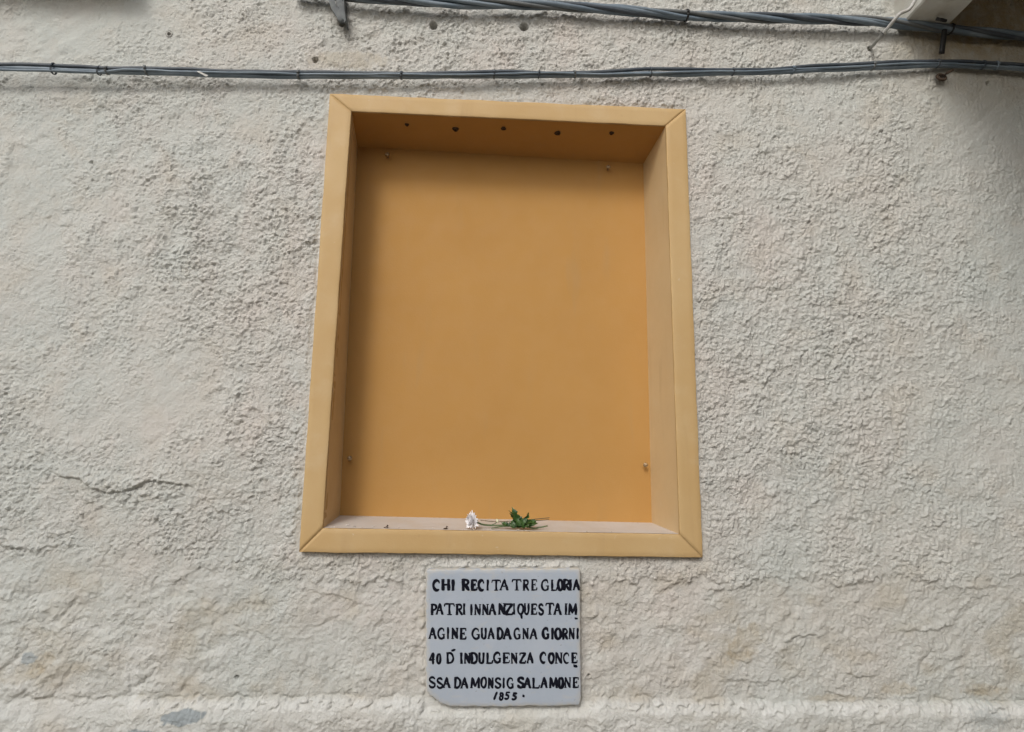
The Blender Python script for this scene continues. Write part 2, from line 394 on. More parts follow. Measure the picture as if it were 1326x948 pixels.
# soft hollow below the lower cable on the left, sill ledge at the bottom
h -= 5.5*np.exp(-((PY-107)/9)**2)*sst(330, 120, PX)
h += 5*np.exp(-((PY-128)/16)**2)*sst(330, 60, PX)
h += 4*sst(26, 8, PY)*sst(150, 60, PX)
led_ = 0; led = 906+4.0*fbm(U/.07, U*0, 3, 95)+2.2*noise(U/.015, V/.03, 96)+np.interp(PX, [0,400,900,1326], [2,-2,3,6])
lamp_ = .35+.65*sst(150, 190, PX)
lj = PY-led-4*fbm(U/.035, V/.035, 3, 94)-1.5*noise(U/.009, V/.009, 89)
hs = h*(1-.6*sst(-4, 2, lj)*sst(26, 14, lj)); h = hs
chip = sst(.12, .2, noise(U/.028, V/.02, 84)+.35*noise(U/.009, V/.009, 85))*sst(-2, 1, lj)*sst(16, 8, lj)
h += 17*lamp_*(.65*sst(-1.1, 1.1, lj)+.4*sst(-1, 14, lj))-5*lamp_*sst(20, 60, lj)-5*chip*lamp_
h -= 4*np.exp(-((lj+3)/1.8)**2)*sst(-.1, .2, noise(U/.06, V/.3, 86))+1.5*low*sst(0,4,PY-led)*fbm(U/.03,V/.02,3,98)
plate = sst(9, -2, np.maximum(np.abs(PX-651)-101, np.abs(PY-826)-92))    # bed under the plaque
h = h*(1-plate)+np.minimum(h, 1.0)*plate
h += -2.5*sst(3, -3, np.abs(PX-772)-15+jag)*sst(3, -3, np.abs(PY-848)-48+jag*2)
h += -2.2*sst(3, -3, np.abs(PX-540)-12+jag*1.5)*sst(3, -3, np.abs(PY-872)-34+jag)
h += 3.0*np.exp(-(((PX-766)/8)**4+((PY-793)/9)**4))
mort = sst(.0, .35, fbm(U/.03, V/.02, 3, 93)+.15)
pd = np.maximum(np.abs(PX-651)-101, np.abs(PY-826)-91)
h += 7*mort*np.exp(-((pd-2.5)/2.6)**2)*(sst(760, 740, PX))
# plaster wiped against the frame
def quad_d(Q, X, Z):
    D = np.full_like(X, -1e9); n = len(Q)
    for i in range(n):
        a, b = Q[i], Q[(i+1)%n]; e = Vector((b.x-a.x, 0, b.z-a.z)).normalized(); nn = Vector((-e.z, 0, e.x))  # TL->TR.. outward
        D = np.maximum(D, (X-a.x)*nn.x+(Z-a.z)*nn.z)
    return D
dq = quad_d(OUTW, U, V)
near = sst(.020, .002, dq)
h = h*(1-.6*near)-1.5*near
h = np.where(dq < 0, np.minimum(h, 0), h)
# holes
for cx,cy,r,dep in ((219,44,3.4,16),(561,32,4.6,22),(679,34,5.2,22),(408,77,3.6,7),(1281,107,2.8,10),(306,878,2.8,9),(443,31,2.6,8),(1128,62,3.5,6),(763,876,2,6),(118,210,2,3),(1090,160,2,3)):
    rr = np.hypot(PX-cx, PY-cy)*(1+.18*noise(U/.006, V/.006, 99))
    h = h*(1-.7*np.exp(-(rr/(r*2.2))**4))-dep*1.8*sst(r*1.1, r*.8, rr)+.8*np.exp(-((rr-r*1.4)/(r*.4))**2)
Yw = -h/1000.0*(.15+.85*dense)+.004
# wall stains, and some shade painted in as colour
def blob(cx, cy, sx, sy, ang=0, th=.5, soft=.25, sc=.02, amt=.35):
    return sst(th-soft/2, th+soft/2, G(cx,cy,sx,sy,ang)+amt*fbm(U/sc, V/sc, 3, int(cx)%13))
stain_shade_r = .55*sst(1130, 1260, PX)*sst(190, 40, PY)+.5*sst(1170, 1210, PX+.8*(PY-20))*sst(95, 40, PY)  # upper right: ochre plaster tone with the balcony's shade painted in
for a_ in ((1165,893,26,10,0),(1275,895,34,10,0),(1085,905,40,6,0),(40,865,40,16,-30),(965,835,22,34,35)): stain_shade_r = stain_shade_r+.38*blob(*a_)
stain_shade_r = stain_shade_r+.3*sst(.05, .4, fbm(U/.16, V/.10, 3, 15))*lowl+.35*blob(450,76,60,14)
st_g = 1.0*blob(240,925,34,12,-8,.5,.08,.02,.3)+.9*blob(185,946,18,6,0,.5,.1)+.8*blob(37,853,13,10,-20,.5,.1)+.35*blob(1275,928,26,16,0,.5,.2,.008,.9)
shade_b = .35*sst(24, 2, PY+7*fbm(U/.05, V/.03, 3, 9))*sst(190, 60, PX)+.25*np.exp(-((PY-108)/10)**2)*sst(330, 120, PX)  # shade below the sill and the lower cable, painted as dark colour
for cx,cy,r,dep in ((561,32,3,0),(679,34,3.4,0),(408,77,3.6,0),(219,44,3,0)): shade_b = shade_b+.6*np.exp(-(np.hypot(PX-cx,PY-cy)/r)**4)  # dark colour painted inside the holes as their shade
wash = .42*(1-.7*chip)*sst(-1, 2, lj)*(.5+.5*sst(-.3, .2, fbm(U/.05, V/.03, 3, 17)))*sst(20, 8, PY-led)*lamp_+.35*sst(-2, 3, PY-led)
wash = wash*(1-st_g)+.45*blob(120,812,40,7)+.5*blob(170,880,14,30)+.5*sst(8, 2, np.abs(PY-729))*sst(60, 20, np.abs(PX-665)-50)+.25*sst(.1, .4, fbm(U/.10, V/.08, 3, 19))*lowl+.6*sst(.011, .004, quad_d(OUTW, U, V))*sst(-.2, .2, noise(U/.03, V/.03, 18))
co = np.stack([U, Yw, V], -1).reshape(-1, 3)
cmid = [(a+b)/2 for a, b in zip(OUTW, INNW)]
keepv = quad_d(cmid, U, V) > -.003
idx = np.arange(nx*nz).reshape(nz, nx)
q = np.stack([idx[:-1,:-1], idx[:-1,1:], idx[1:,1:], idx[1:,:-1]], -1)
kq = keepv[:-1,:-1] | keepv[:-1,1:] | keepv[1:,1:] | keepv[1:,:-1]
q = q[kq]
used = np.zeros(nx*nz, bool); used[q.ravel()] = True
remap = np.cumsum(used)-1; q = remap[q].astype(np.int32); co = co[used]
me = bpy.data.meshes.new('stucco_wall')
me.vertices.add(len(co)); me.vertices.foreach_set('co', co.astype(np.float32).ravel())
me.loops.add(q.size); me.loops.foreach_set('vertex_index', q.ravel())
me.polygons.add(len(q)); me.polygons.foreach_set('loop_start', np.arange(0, q.size, 4, dtype=np.int32))
me.polygons.foreach_set('use_smooth', np.ones(len(q), bool))
me.update(calc_edges=True)
ca = me.color_attributes.new('stain_shade', 'FLOAT_COLOR', 'POINT')
ca.data.foreach_set('color', np.clip(np.stack([stain_shade_r, st_g, shade_b, shade_b*0+1], -1), 0, 1).reshape(-1, 4)[used].astype(np.float32).ravel())
warm = .6*np.exp(-((PX-720)/430)**2)*np.exp(-((PY-420)/520)**2)+.5*fbm(U/.35, V/.30, 3, 23)+.2*sst(900,700,PY)*sst(1050,700,PX)*sst(-.1,.3,fbm(U/.08,V/.12,3,24))
for nm, arr in (('wash', wash), ('warm', warm), ('rough', .30+.72*dens)):
    at = me.attributes.new(nm, 'FLOAT', 'POINT'); at.data.foreach_set('value', np.clip(arr, 0, 1.2).reshape(-1)[used].astype(np.float32))
me.materials.append(M_PL)
wall = bpy.data.objects.new('stucco_wall', me); COL.objects.link(wall)
tag(wall, 'rough cream grey stucco house wall, worn and flaking towards the bottom ledge', 'wall')
def wall_y(px, py):
    X = W(px, py); j = int(np.argmin(np.abs(AX-X.x))); i = int(np.argmin(np.abs(AZ-X.z)))
    return float(Yw[max(i-3,0):i+4, max(j-3,0):j+4].min())

# ------------------------------------------------------------------ niche
NI = thing('wall_niche', W(648, 690, 0), 'empty ochre painted recess with a mitred frame set in the stucco wall', 'niche')
def npert(p, k, amp): return amp*.45*float(noise(np.array([p/.006]), np.array([k*2.3+4]))[0])+ amp*float(noise(np.array([p/.09]), np.array([k*3.7]))[0])+amp*.4*float(noise(np.array([p/.02]), np.array([k*5.1+9]))[0])
def board(i, name, label=None, proud=0.0):
    """one mitred frame board between corner i and i+1"""
    A, B, a, b = OUTW[i], OUTW[(i+1)%4], INNW[i], INNW[(i+1)%4]
    N = 90; v = []; f = []
    L = (B-A).length
    outn = ((A+B)/2-(a+b)/2).normalized()
    for k in range(N+1):
        t = k/N; e = min(t, 1-t)*L
        damp = min(1, e/.02)
        o = A.lerp(B, t)+outn*(npert(t*L, i+.3, .0011)*damp); n = a.lerp(b, t)+outn*(npert(t*L, i+7.3, .0007)*damp)
        sh = (1 if t < .5 else -1)*(B-A).normalized()*.0006*max(0, 1-e/.002)
        o = o+sh; n = n+sh
        y = YF-proud
        w = (o-n).normalized()
        row = [(o.x,.02,o.z), (o.x,y+.0025,o.z), (o.x-w.x*.0008,y+.0006,o.z-w.z*.0008), (o.x-w.x*.0022,y,o.z-w.z*.0022)]
        for s_ in (.25,.5,.75):
            m = o.lerp(n, s_); row.append((m.x, y, m.z))
        row += [(n.x+w.x*.0026,y,n.z+w.z*.0026), (n.x+w.x*.0010,y+.0006,n.z+w.z*.0010), (n.x,y+.0028,n.z), (n.x+w.x*.0004,.02,n.z+w.z*.0004)]
        v += row
    R = 11
    for k in range(N):
        for j in range(R-1): f.append((k*R+j, k*R+j+1, (k+1)*R+j+1, (k+1)*R+j))
    f.append(tuple(range(R))[::-1]); f.append(tuple(N*R+j for j in range(R)))
    ob = link(name, v, f, M_OC, NI)
    if label: ob['label'] = label
    return ob
board(0, 'frame_board', 'top frame board, slightly darker ochre', .0)
board(1, 'frame_board', 'right frame board', .0012)
board(2, 'frame_board', 'bottom frame board under the sill', .0018)
board(3, 'frame_board', 'left frame board', .0008)
ctr = sum(INNW, Vector())/4
def panel(name, P, nu, nv, mat, amp=.0012, seed=0, label=None):
    """bilinear, slightly uneven sheet between four corners, thickened by the wall behind"""
    v = []; f = []
    n = (P[1]-P[0]).cross(P[3]-P[0]).normalized(); n = n if n.dot(ctr-P[0]) > 0 else -n; Lu = (P[1]-P[0]).length; Lv = (P[3]-P[0]).length
    for j in range(nv+1):
        for i in range(nu+1):
            a = P[0].lerp(P[1], i/nu); b = P[3].lerp(P[2], i/nu); p = a.lerp(b, j/nv)
            d = amp*float(noise(np.array([i/nu*Lu/.12+seed]), np.array([j/nv*Lv/.12]))[0])+amp*.35*float(noise(np.array([i/nu*Lu/.03+seed]), np.array([j/nv*Lv/.03]))[0])
            e = min(i, nu-i, 2)/2*min(j, nv-j, 2)/2
            v.append(p+n*d*e)
    for j in range(nv):
        for i in range(nu):
            f.append((j*(nu+1)+i, j*(nu+1)+i+1, (j+1)*(nu+1)+i+1, (j+1)*(nu+1)+i))
    m = (nu+1)*(nv+1); back = [tuple(Vector(x)-n*.012) for x in (P[0],P[1],P[2],P[3])]
    ob = link(name, v+back, f+[(m,m+3,m+2,m+1)], mat, NI)
    if label: ob['label'] = label
    return ob
def ins(p, d=.0012): q = p+(ctr-p).normalized()*d; return q
F4 = [ins(Vector((p.x, YF+.0045, p.z)), .0006) for p in INNW]
B4 = [Vector(p) for p in BAKW]
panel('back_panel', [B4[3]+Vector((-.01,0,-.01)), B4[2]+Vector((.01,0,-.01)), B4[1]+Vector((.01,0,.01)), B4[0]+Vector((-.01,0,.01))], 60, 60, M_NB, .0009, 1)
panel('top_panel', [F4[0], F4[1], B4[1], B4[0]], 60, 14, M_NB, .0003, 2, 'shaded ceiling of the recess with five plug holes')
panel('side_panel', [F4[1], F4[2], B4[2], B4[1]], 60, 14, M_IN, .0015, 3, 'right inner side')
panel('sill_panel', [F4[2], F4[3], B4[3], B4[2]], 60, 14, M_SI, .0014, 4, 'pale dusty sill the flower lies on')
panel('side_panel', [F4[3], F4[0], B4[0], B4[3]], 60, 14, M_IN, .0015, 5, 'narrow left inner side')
def on_quad(P, px, py):
    """point of a (slightly twisted) panel that lies on the sight line of a photo pixel, and its normal"""
    A = np.array([list(p) for p in P]); lo = np.array([0., 0.]); hi = np.array([1., 1.])
    for it in range(4):
        u, v = np.meshgrid(np.linspace(lo[0], hi[0], 41), np.linspace(lo[1], hi[1], 41)); u = u[..., None]; v = v[..., None]
        Q = (A[0]*(1-u)+A[1]*u)*(1-v)+(A[3]*(1-u)+A[2]*u)*v
        C = (Q-np.array(CAM)) @ MN; e = (C[...,0]/C[...,2]*FPX+PW/2-px)**2+(C[...,1]/C[...,2]*FPX+PH/2-py)**2
        k = np.unravel_index(np.argmin(e), e.shape); c = np.array([u[k][0], v[k][0]]); d = (hi-lo)/20
        best = Vector(Q[k]); lo = np.maximum(c-d, 0); hi = np.minimum(c+d, 1)
    n = ((P[1]-P[0]).lerp(P[2]-P[3], c[1])).cross((P[3]-P[0]).lerp(P[2]-P[1], c[0])).normalized()
    return best, n
TOPQ = [F4[0], F4[1], B4[1], B4[0]]; SILQ = [F4[2], F4[3], B4[3], B4[2]]
def disc_ring(p, n, r, hgt, mat, name, hole=.55):
    """little cup: rim, outer flank and a sunk centre"""
    a = n.orthogonal().normalized(); c = n.cross(a); K = 12; v = []; f = []
    for rr, hh in ((1.25,-.0008),(1.05,hgt*.8),(.9,hgt),(hole,hgt*.7),(hole*.8,-.001),(0.01,-.0012)):
        for k in range(K):
            th = 2*math.pi*k/K; wob = 1+.12*math.sin(3*th+r*9e3)
            v.append(p+(a*math.cos(th)+c*math.sin(th))*r*rr*wob+n*hh)
    for i in range(5):
        for k in range(K): f.append((i*K+k, i*K+(k+1)%K, (i+1)*K+(k+1)%K, (i+1)*K+k))
    return link(name, v, f, mat, NI)
M_PG = mat_simple('dark_wall_plug', (.04,.025,.014), (.08,.05,.03), .8, 200, .2)
tc = sum(TOPQ, Vector())/4
for px, py, r in ((527,161,.0040),(590,167,.0062),(652,166,.0048),(722,172,.0060),(792,172,.0046)):
    p, n = on_quad(TOPQ, px, py)
    if n.dot(ctr-p) < 0: n = -n
    disc_ring(p+n*.0016, n, r*1.25, .0022, M_PG, 'wall_plug')
def screw(p, d, r, L, name='screw', mat=None):
    b = MB(); d = d.normalized()
    b.tube([p-d*.004, p+d*L*.6, p+d*(L*.75)], r*.45, 8)
    b.tube([p+d*L*.70, p+d*L*.85, p+d*L*.96, p+d*L], [r*.7, r, r*.85, r*.2], 10)
    return b.build(name, mat or M_BR, NI)
for px, py, d in ((502,203,(.05,-1,.1)),(787,219,(-.1,-1,.05)),(453,594,(.2,-1,.1)),(835,602,(-.15,-1,0))):
    q = W(px, py, YB-.006); screw(q, Vector(d), .0068, .015)
for px, py in ((500,683),(577,685)):
    p, n = on_quad(SILQ, px, py)
    if n.z < 0: n = -n
    disc_ring(p, n, .0048, .002, M_PG, 'wall_plug'); screw(p, Vector((.5,0,.8)), .0028, .008, 'screw', M_RU)
p, n = on_quad(SILQ, 732, 684.5)
if n.z < 0: n = -n
disc_ring(p, n, .0036, .001, M_PG, 'wall_plug')
# small tears of paint along the front lip of the sill
pf = MB()
for k in range(26):
    px = random.choice([random.uniform(430,520), random.uniform(560,900), random.uniform(590,720)]); py = np.interp(px, [418,880], [684,692])-random.uniform(-.6,3)
    if px > 876: continue
    p, n = on_quad(SILQ, px, py); s_ = random.uniform(.0012,.0034)
    if n.z < 0: n = -n
    a0 = random.random()*6; ring = [p+n*.0012+Vector((math.cos(a0+k2*1.05)*s_*random.uniform(.6,1.2)*1.6, math.sin(a0+k2*1.05)*s_*random.uniform(.5,1)*.8, 0)) for k2 in range(6)]
    pf.prism(ring, n*random.uniform(.0006,.0018))
ob = pf.build('paint_flakes', M_SI, NI, False); ob['kind'] = 'stuff'; ob['label'] = 'loose pale paint flakes on the sill'

# ------------------------------------------------------------------ inscribed plaque
PY0 = -0.016
PQ = thing('inscribed_plaque', W(651, 915, -.01), 'square pale blue grey stone plaque with black hand painted lettering under the niche', 'plaque')
def plq():
    base = [(551.5,738.5),(553,737.2),(600,737),(651,736.6),(700,736.3),(750,736.2),(752,738),(752,780),(752.2,826),(752.6,870),(753,905),(752.5,911),(750.5,913.5),(740,914.3),(712,915.6),(690,914.8),(651,916.2),(610,915.6),(588,916),(580,914.8),(574,912.2),(569,911.4),(563,907.5),(559.5,902.4),(556,900.6),(553,896.5),(551.4,891),(551,860),(551,826),(551,780)]
    # refine outline, chip it
    P = []
    for i in range(len(base)):
        a = base[i]; b = base[(i+1)%len(base)]; L = math.hypot(b[0]-a[0], b[1]-a[1]); n = max(1, int(L/4))
        for k in range(n): P.append((a[0]+(b[0]-a[0])*k/n, a[1]+(b[1]-a[1])*k/n))
    out = []
    for i, (x, y) in enumerate(P):
        cxp, cyp = 651, 826; s_ = 1-.0042*abs(math.sin(i*1.7)+math.sin(i*.61+2))*(1.7 if y > 905 else .6)
        out.append((cxp+(x-cxp)*s_, cyp+(y-cyp)*s_))
    v = []; K = len(out); f = []
    rings = [(1.0, .012), (1.0, PY0+.0035), (.994, PY0+.0008), (.983, PY0), (.93, PY0-.0001), (.8, PY0), (.6, PY0), (.35, PY0), (.01, PY0)]
    ed = []
    for s_, y in rings:
        for (px, py) in out:
            p = W(651+(px-651)*s_, 826+(py-826)*s_, PY0); v.append((p.x, y, p.z)); ed.append(1.0 if s_ > .985 else (.55 if s_ > .97 else 0.0))
    for r in range(len(rings)-1):
        for k in range(K): f.append((r*K+k, r*K+(k+1)%K, (r+1)*K+(k+1)%K, (r+1)*K+k))
    o = link('slab', v, f, M_MB, PQ)
    a = o.data.attributes.new('edge', 'FLOAT', 'POINT'); a.data.foreach_set('value', ed)
plq()
def arc(cx, cy, rx, ry, a0, a1, n=10): return [(cx+rx*math.cos(math.radians(a0+(a1-a0)*i/n)), cy+ry*math.sin(math.radians(a0+(a1-a0)*i/n))) for i in range(n+1)]
def sf(x, y, w=.16): return [(x-w, y), (x+w, y)]
# thin strokes are marked with width factor; box 0..1 wide, 0..1 tall (y up)
GL = {
'A': [(1,[(.04,0),(.5,1)]), (1.25,[(.5,1),(.92,0)]), (.7,[(.22,.36),(.78,.36)]), (.6,sf(.06,0)), (.6,sf(.92,0))],
'B': [],
'C': [(1.15,arc(.56,.5,.5,.5,58,302,14)), (.8,[(.85,.95),(.90,.72)])],
'D': [(1.2,[(.14,0),(.14,1)]), (1.1,[(.02,1),(.4,1)]+arc(.4,.5,.55,.5,85,-85,12)+[(.4,0),(.02,0)])],
'E': [(1.25,[(.2,0),(.2,1)]), (.75,[(.03,1),(.9,1)]), (.7,[(.9,1.02),(.93,.80)]), (.75,[(.2,.52),(.68,.54)]), (.7,[(.68,.66),(.68,.42)]), (.8,[(.03,0),(.92,.02)]), (.7,[(.92,.0),(.97,.24)])],
'G': [(1.15,arc(.52,.5,.48,.5,55,325,14)), (.8,[(.80,.95),(.84,.72)]), (1.1,[(.88,.02),(.88,.42)]), (.7,[(.62,.42),(1.02,.42)])],
'H': [(1.25,[(.16,0),(.16,1)]), (1.25,[(.84,0),(.84,1)]), (.8,[(.16,.5),(.84,.52)]), (.6,sf(.16,0)), (.6,sf(.16,1)), (.6,sf(.84,0)), (.6,sf(.84,1))],
'I': [(1.2,[(.5,0),(.5,1)]), (.65,[(.08,0),(.92,0)]), (.65,[(.1,1),(.9,1)])],
'J': [(1.2,[(.5,0),(.5,1)])],
'L': [(1.2,[(.2,0),(.2,1)]), (.6,sf(.2,1)), (.85,[(.04,0),(.9,0)]), (.8,[(.9,-.02),(1.0,.28)])],
'M': [(.95,[(.08,0),(.14,1)]), (1.2,[(.14,1),(.5,.12)]), (.8,[(.5,.12),(.86,1)]), (1.25,[(.86,1),(.92,0)]), (.6,sf(.08,0,.12)), (.6,sf(.92,0,.12))],
'N': [(.8,[(.12,0),(.12,1)]), (1.35,[(.12,1),(.86,.02)]), (.8,[(.86,.0),(.86,1)]), (.6,sf(.12,0)), (.6,sf(.86,1))],
'O': [(1.15,arc(.5,.5,.46,.5,90,450,18))],
'P': [(1.25,[(.16,0),(.16,1)]), (.6,sf(.16,0,.2)), (1.05,[(.0,1),(.45,1)]+arc(.45,.74,.45,.26,85,-85,8)+[(.16,.48)])],
'Q': [(1.1,arc(.5,.5,.46,.5,90,450,18)), (1.1,[(.45,-.04),(.62,-.14),(.72,-.42)])],
'R': [(1.25,[(.16,0),(.16,1)]), (.6,sf(.16,0,.18)), (1.0,[(.0,1),(.45,1)]+arc(.45,.76,.40,.24,85,-85,8)+[(.16,.50)]), (1.25,[(.42,.5),(.92,0)]), (.6,[(.84,0),(1.02,.02)])],
'S': [(1.1,[(.88,.84)]+arc(.5,.76,.36,.24,40,200,8)+[(.3,.58),(.7,.42)]+arc(.5,.26,.40,.26,20,-150,8)+[(.08,.22)])],
'T': [(1.15,[(.5,0),(.5,1)]), (.85,[(.05,1),(.95,1)]), (.8,[(.05,1.02),(.0,.78)]), (.8,[(.95,1.02),(1.0,.78)]), (.65,sf(.5,0,.22))],
'U': [(1.2,[(.14,1),(.14,.35)]+arc(.47,.32,.34,.32,185,350,9)+[(.82,.4),(.84,1)]), (.6,sf(.14,1)), (.6,sf(.84,1))],
'Z': [(.85,[(.08,.80),(.10,1),(.92,1)]), (1.2,[(.9,1),(.08,.02)]), (.95,[(.08,0),(.92,0)]), (.8,[(.92,-.02),(.98,.22)])],
'4': [(.9,[(.62,1),(.02,.30),(.98,.36)]), (1.3,[(.74,1),(.70,-.05)])],
'0': [(1.2,arc(.5,.46,.40,.50,90,450,16))],
'1': [(1.25,[(.9,1),(.1,0)]), ],
'8': [(1.1,arc(.55,.76,.30,.22,90,450,12)), (1.15,arc(.48,.26,.36,.28,90,450,12))],
'5': [(1.1,[(.95,.98),(.42,.98),(.36,.60)]+arc(.42,.34,.38,.28,80,-140,9))],
'.': [(2.2,[(.5,.45),(.52,.50)])],
"'": [(1.0,[(0,0),(1,1)])],
',': [(1.3,[(.1,.9),(.15,.3),(.9,.1)]), (.9,[(.1,.55),(.8,.6)])],
}
S = 9.48
R1 = lambda a, b: (545+a/S, 545+b/S)
R2 = lambda a, b: (650+a/S, 650+b/S)
LINES = [
 (750.2,765.2,[('C',*R1(145,238),1.5),('H',*R1(250,362),1.55),('I',*R1(372,418),1.6),('R',*R1(502,598),1.55),('E',*R1(612,695),1.55),('C',*R1(702,782),1.55),('I',*R1(800,840),1.1),('T',*R1(868,982),1.05),('A',*R2(-25,80),1.05),
   ('T',*R2(122,240),1.0),('R',*R2(256,335),1.1),('E',*R2(355,435),1.0),('G',*R2(480,580),1.0),('L',*R2(597,680),1.1),('O',*R2(682,752),1.5),('R',*R2(750,835),1.3),('I',*R2(818,862),1.4),('A',*R2(872,955),1.25)]),
 (781.2,796.6,[('P',*R1(122,200),1.2),('A',*R1(186,275),1.1),('T',*R1(285,415),1.1),('R',*R1(427,515),1.1),('I',*R1(508,552),1.0),('I',*R1(603,636),1.1),('N',*R1(655,740),1.1),('N',*R1(750,832),1.1),('A',*R1(832,922),1.2),('N',*R1(950,1040),1.45),
   ('Z',*R2(28,140),1.35),('I',*R2(132,166),.8),('Q',*R2(190,268),1.1),('U',*R2(268,342),1.0),('E',*R2(352,436),1.15),('S',*R2(444,516),1.2),('T',*R2(535,640),1.1),('A',*R2(636,730),1.2),('I',*R2(765,806),1.1),('M',*R2(812,922),1.3)]),
 (812.8,828.2,[('A',*R1(97,190),1.1),('G',*R1(205,297),1.0),('I',*R1(318,348),1.0),('N',*R1(375,460),1.25),('E',*R1(475,560),1.2),('G',*R1(625,725),1.05),('U',*R1(735,812),1.05),('A',*R1(820,902),1.05),('D',*R1(932,1010),1.3),
   ('A',*R2(15,115),1.3),('G',*R2(145,228),1.0),('N',*R2(250,330),1.05),('A',*R2(340,435),1.1),('G',*R2(495,580),1.5),('I',*R2(600,640),1.3),('O',*R2(648,730),1.5),('R',*R2(738,812),1.1),('N',*R2(818,895),1.1),('I',*R2(915,942),1.1)]),
 (844.6,859.4,[('4',*R1(100,172),1.1),('0',*R1(190,250),1.05),('D',*R1(312,406),1.05),('I',*R1(475,518),1.15),('N',*R1(530,612),1.35),('D',*R1(610,697),1.3),('U',*R1(705,785),1.1),('L',*R1(798,885),1.1),('G',*R1(890,985),1.15),
   ('E',*R2(5,100),1.2),('N',*R2(108,192),1.15),('Z',*R2(210,296),1.2),('A',*R2(305,386),1.1),('C',*R2(465,545),1.25),('O',*R2(570,642),1.3),('N',*R2(650,745),1.2),('C',*R2(750,830),.9),('E',*R2(848,930),1.2)]),
 (876.8,891.6,[('S',*R1(92,186),1.05),('S',*R1(190,276),1.05),('A',*R1(270,360),1.05),('D',*R1(408,492),1.15),('A',*R1(490,580),1.1),('M',*R1(608,726),1.2),('O',*R1(735,808),1.05),('N',*R1(822,895),1.25),('S',*R1(905,988),1.1),('I',*R1(1002,1030),1.0),
   ('G',*R2(60,145),1.0),('S',*R2(187,276),1.45),('A',*R2(266,356),1.25),('L',*R2(365,465),1.1),('A',*R2(475,560),1.2),('M',*R2(578,682),1.25),('O',*R2(690,757),1.6),('N',*R2(765,850),.95),('E',*R2(865,945),1.1)]),
 (896.0,907.0,[('1',*R1(890,942),1.1),('8',*R1(958,1018),1.0),('5',*R2(22,100),1.0),('5',*R2(112,188),1.15)]),
]
EXTRA = {1: [(',',744,748.6,799,802.4,1.0)], 3: [("'",584.5,589.8,840.2,843.6,1.3),(',',742.5,748.0,859.6,864.6,1.1)], 5: [('.',675.2,680.2,899,903.5,1.1)]}
FY = Vector((0,1,0))
for li, (yt, yb, gl) in enumerate(LINES):
    b = MB(); items = [(c,a,d,yt,yb,w) for (c,a,d,w) in gl]+EXTRA.get(li, [])
    for (c, a, d, t_, b_, wt) in items:
        jy = random.uniform(-.45,.45); jt = random.uniform(-.4,.5); sl = random.uniform(-.35,.35)
        if c in "',.": jy = jt = sl = 0
        for (wf, pts) in GL[c]:
            P = [(a+.45+(d-a-.9)*x+sl*(y-.5), b_-1.0+jy-(b_-t_-2.0+jt)*y) for x, y in pts]
            # resample for a wavering brush line
            Q = []
            for (p0, p1) in zip(P[:-1], P[1:]):
                L = math.hypot(p1[0]-p0[0], p1[1]-p0[1]); n = max(1, int(L/1.6))
                Q += [(p0[0]+(p1[0]-p0[0])*k/n, p0[1]+(p1[1]-p0[1])*k/n) for k in range(n)]
            Q.append(P[-1])
            ph = random.random()*6; rad = []
            for k, (x, y) in enumerate(Q):
                u = k/max(1, len(Q)-1); rr = (1.13*wf**.95*wt**.85)*(1+.14*math.sin(ph+k*.9))
                if u in (0, 1): rr *= .72
                rad.append(rr*MM*.98)
            W3 = [W(x+.12*math.sin(ph+k), y, PY0-.0003) for k, (x, y) in enumerate(Q)]
            dd = (W3[-1]-W3[-2]).normalized(); d0 = (W3[0]-W3[1]).normalized()
            W3 = [W3[0]+d0*rad[0]*.7]+W3+[W3[-1]+dd*rad[-1]*.7]; rad = [rad[0]*.35]+rad+[rad[-1]*.35]
            lift = random.uniform(0, .0002)
            W3 = [p+Vector((0,-lift,0)) for p in W3]
            b.tube(W3, rad, 8, (FY, .22))
    ob = b.build('lettering_line', M_INK, PQ)
# mortar smears round the plaque are part of the wall relief

# ------------------------------------------------------------------ cables
def strand(name, pts, r, mat, parent, n=10): 
    b = MB(); b.tube(pts, r, n); return b.build(name, mat, parent)
def tie(parent, px, pts_list, rads, mat, wd=.0045):
    """plastic tie wrapped round the strands where the photo shows x = px"""
    X = None; cs_ = []
    for pts, r in zip(pts_list, rads):
        best = min(pts, key=lambda p: abs(to_px(np.array(p.x), np.array(p.z), p.y)[0]-px)); cs_.append((best, r))
    ymin = min(p.y-r for p, r in cs_); ymax = max(p.y+r for p, r in cs_); zmin = min(p.z-r for p, r in cs_); zmax = max(p.z+r for p, r in cs_)
    c = Vector((cs_[0][0].x, (ymin+ymax)/2, (zmin+zmax)/2)); ry = (ymax-ymin)/2+.0003; rz = (zmax-zmin)/2+.0003
    v = []; f = []; K = 16; tl = random.uniform(-.25,.25)
    for s_, o_ in ((-1,0),(-1,.0014),(1,.0014),(1,0)):
        for k in range(K):
            th = 2*math.pi*k/K; cc, ss = math.cos(th), math.sin(th)
            y = (ry+o_)*math.copysign(abs(cc)**.7, cc); z = (rz+o_)*math.copysign(abs(ss)**.7, ss)
            v.append((c.x+s_*wd/2+z*tl, c.y+y, c.z+z))
    for i in range(3):
        for k in range(K): f.append((i*K+k, i*K+(k+1)%K, (i+1)*K+(k+1)%K, (i+1)*K+k))
    b = MB(); b.v = v; b.f = f
    b.box((c.x, c.y-ry-.002, c.z+rz*.1), (wd*.6, .002, .0028))
    return b.build('cable_tie', mat, parent)
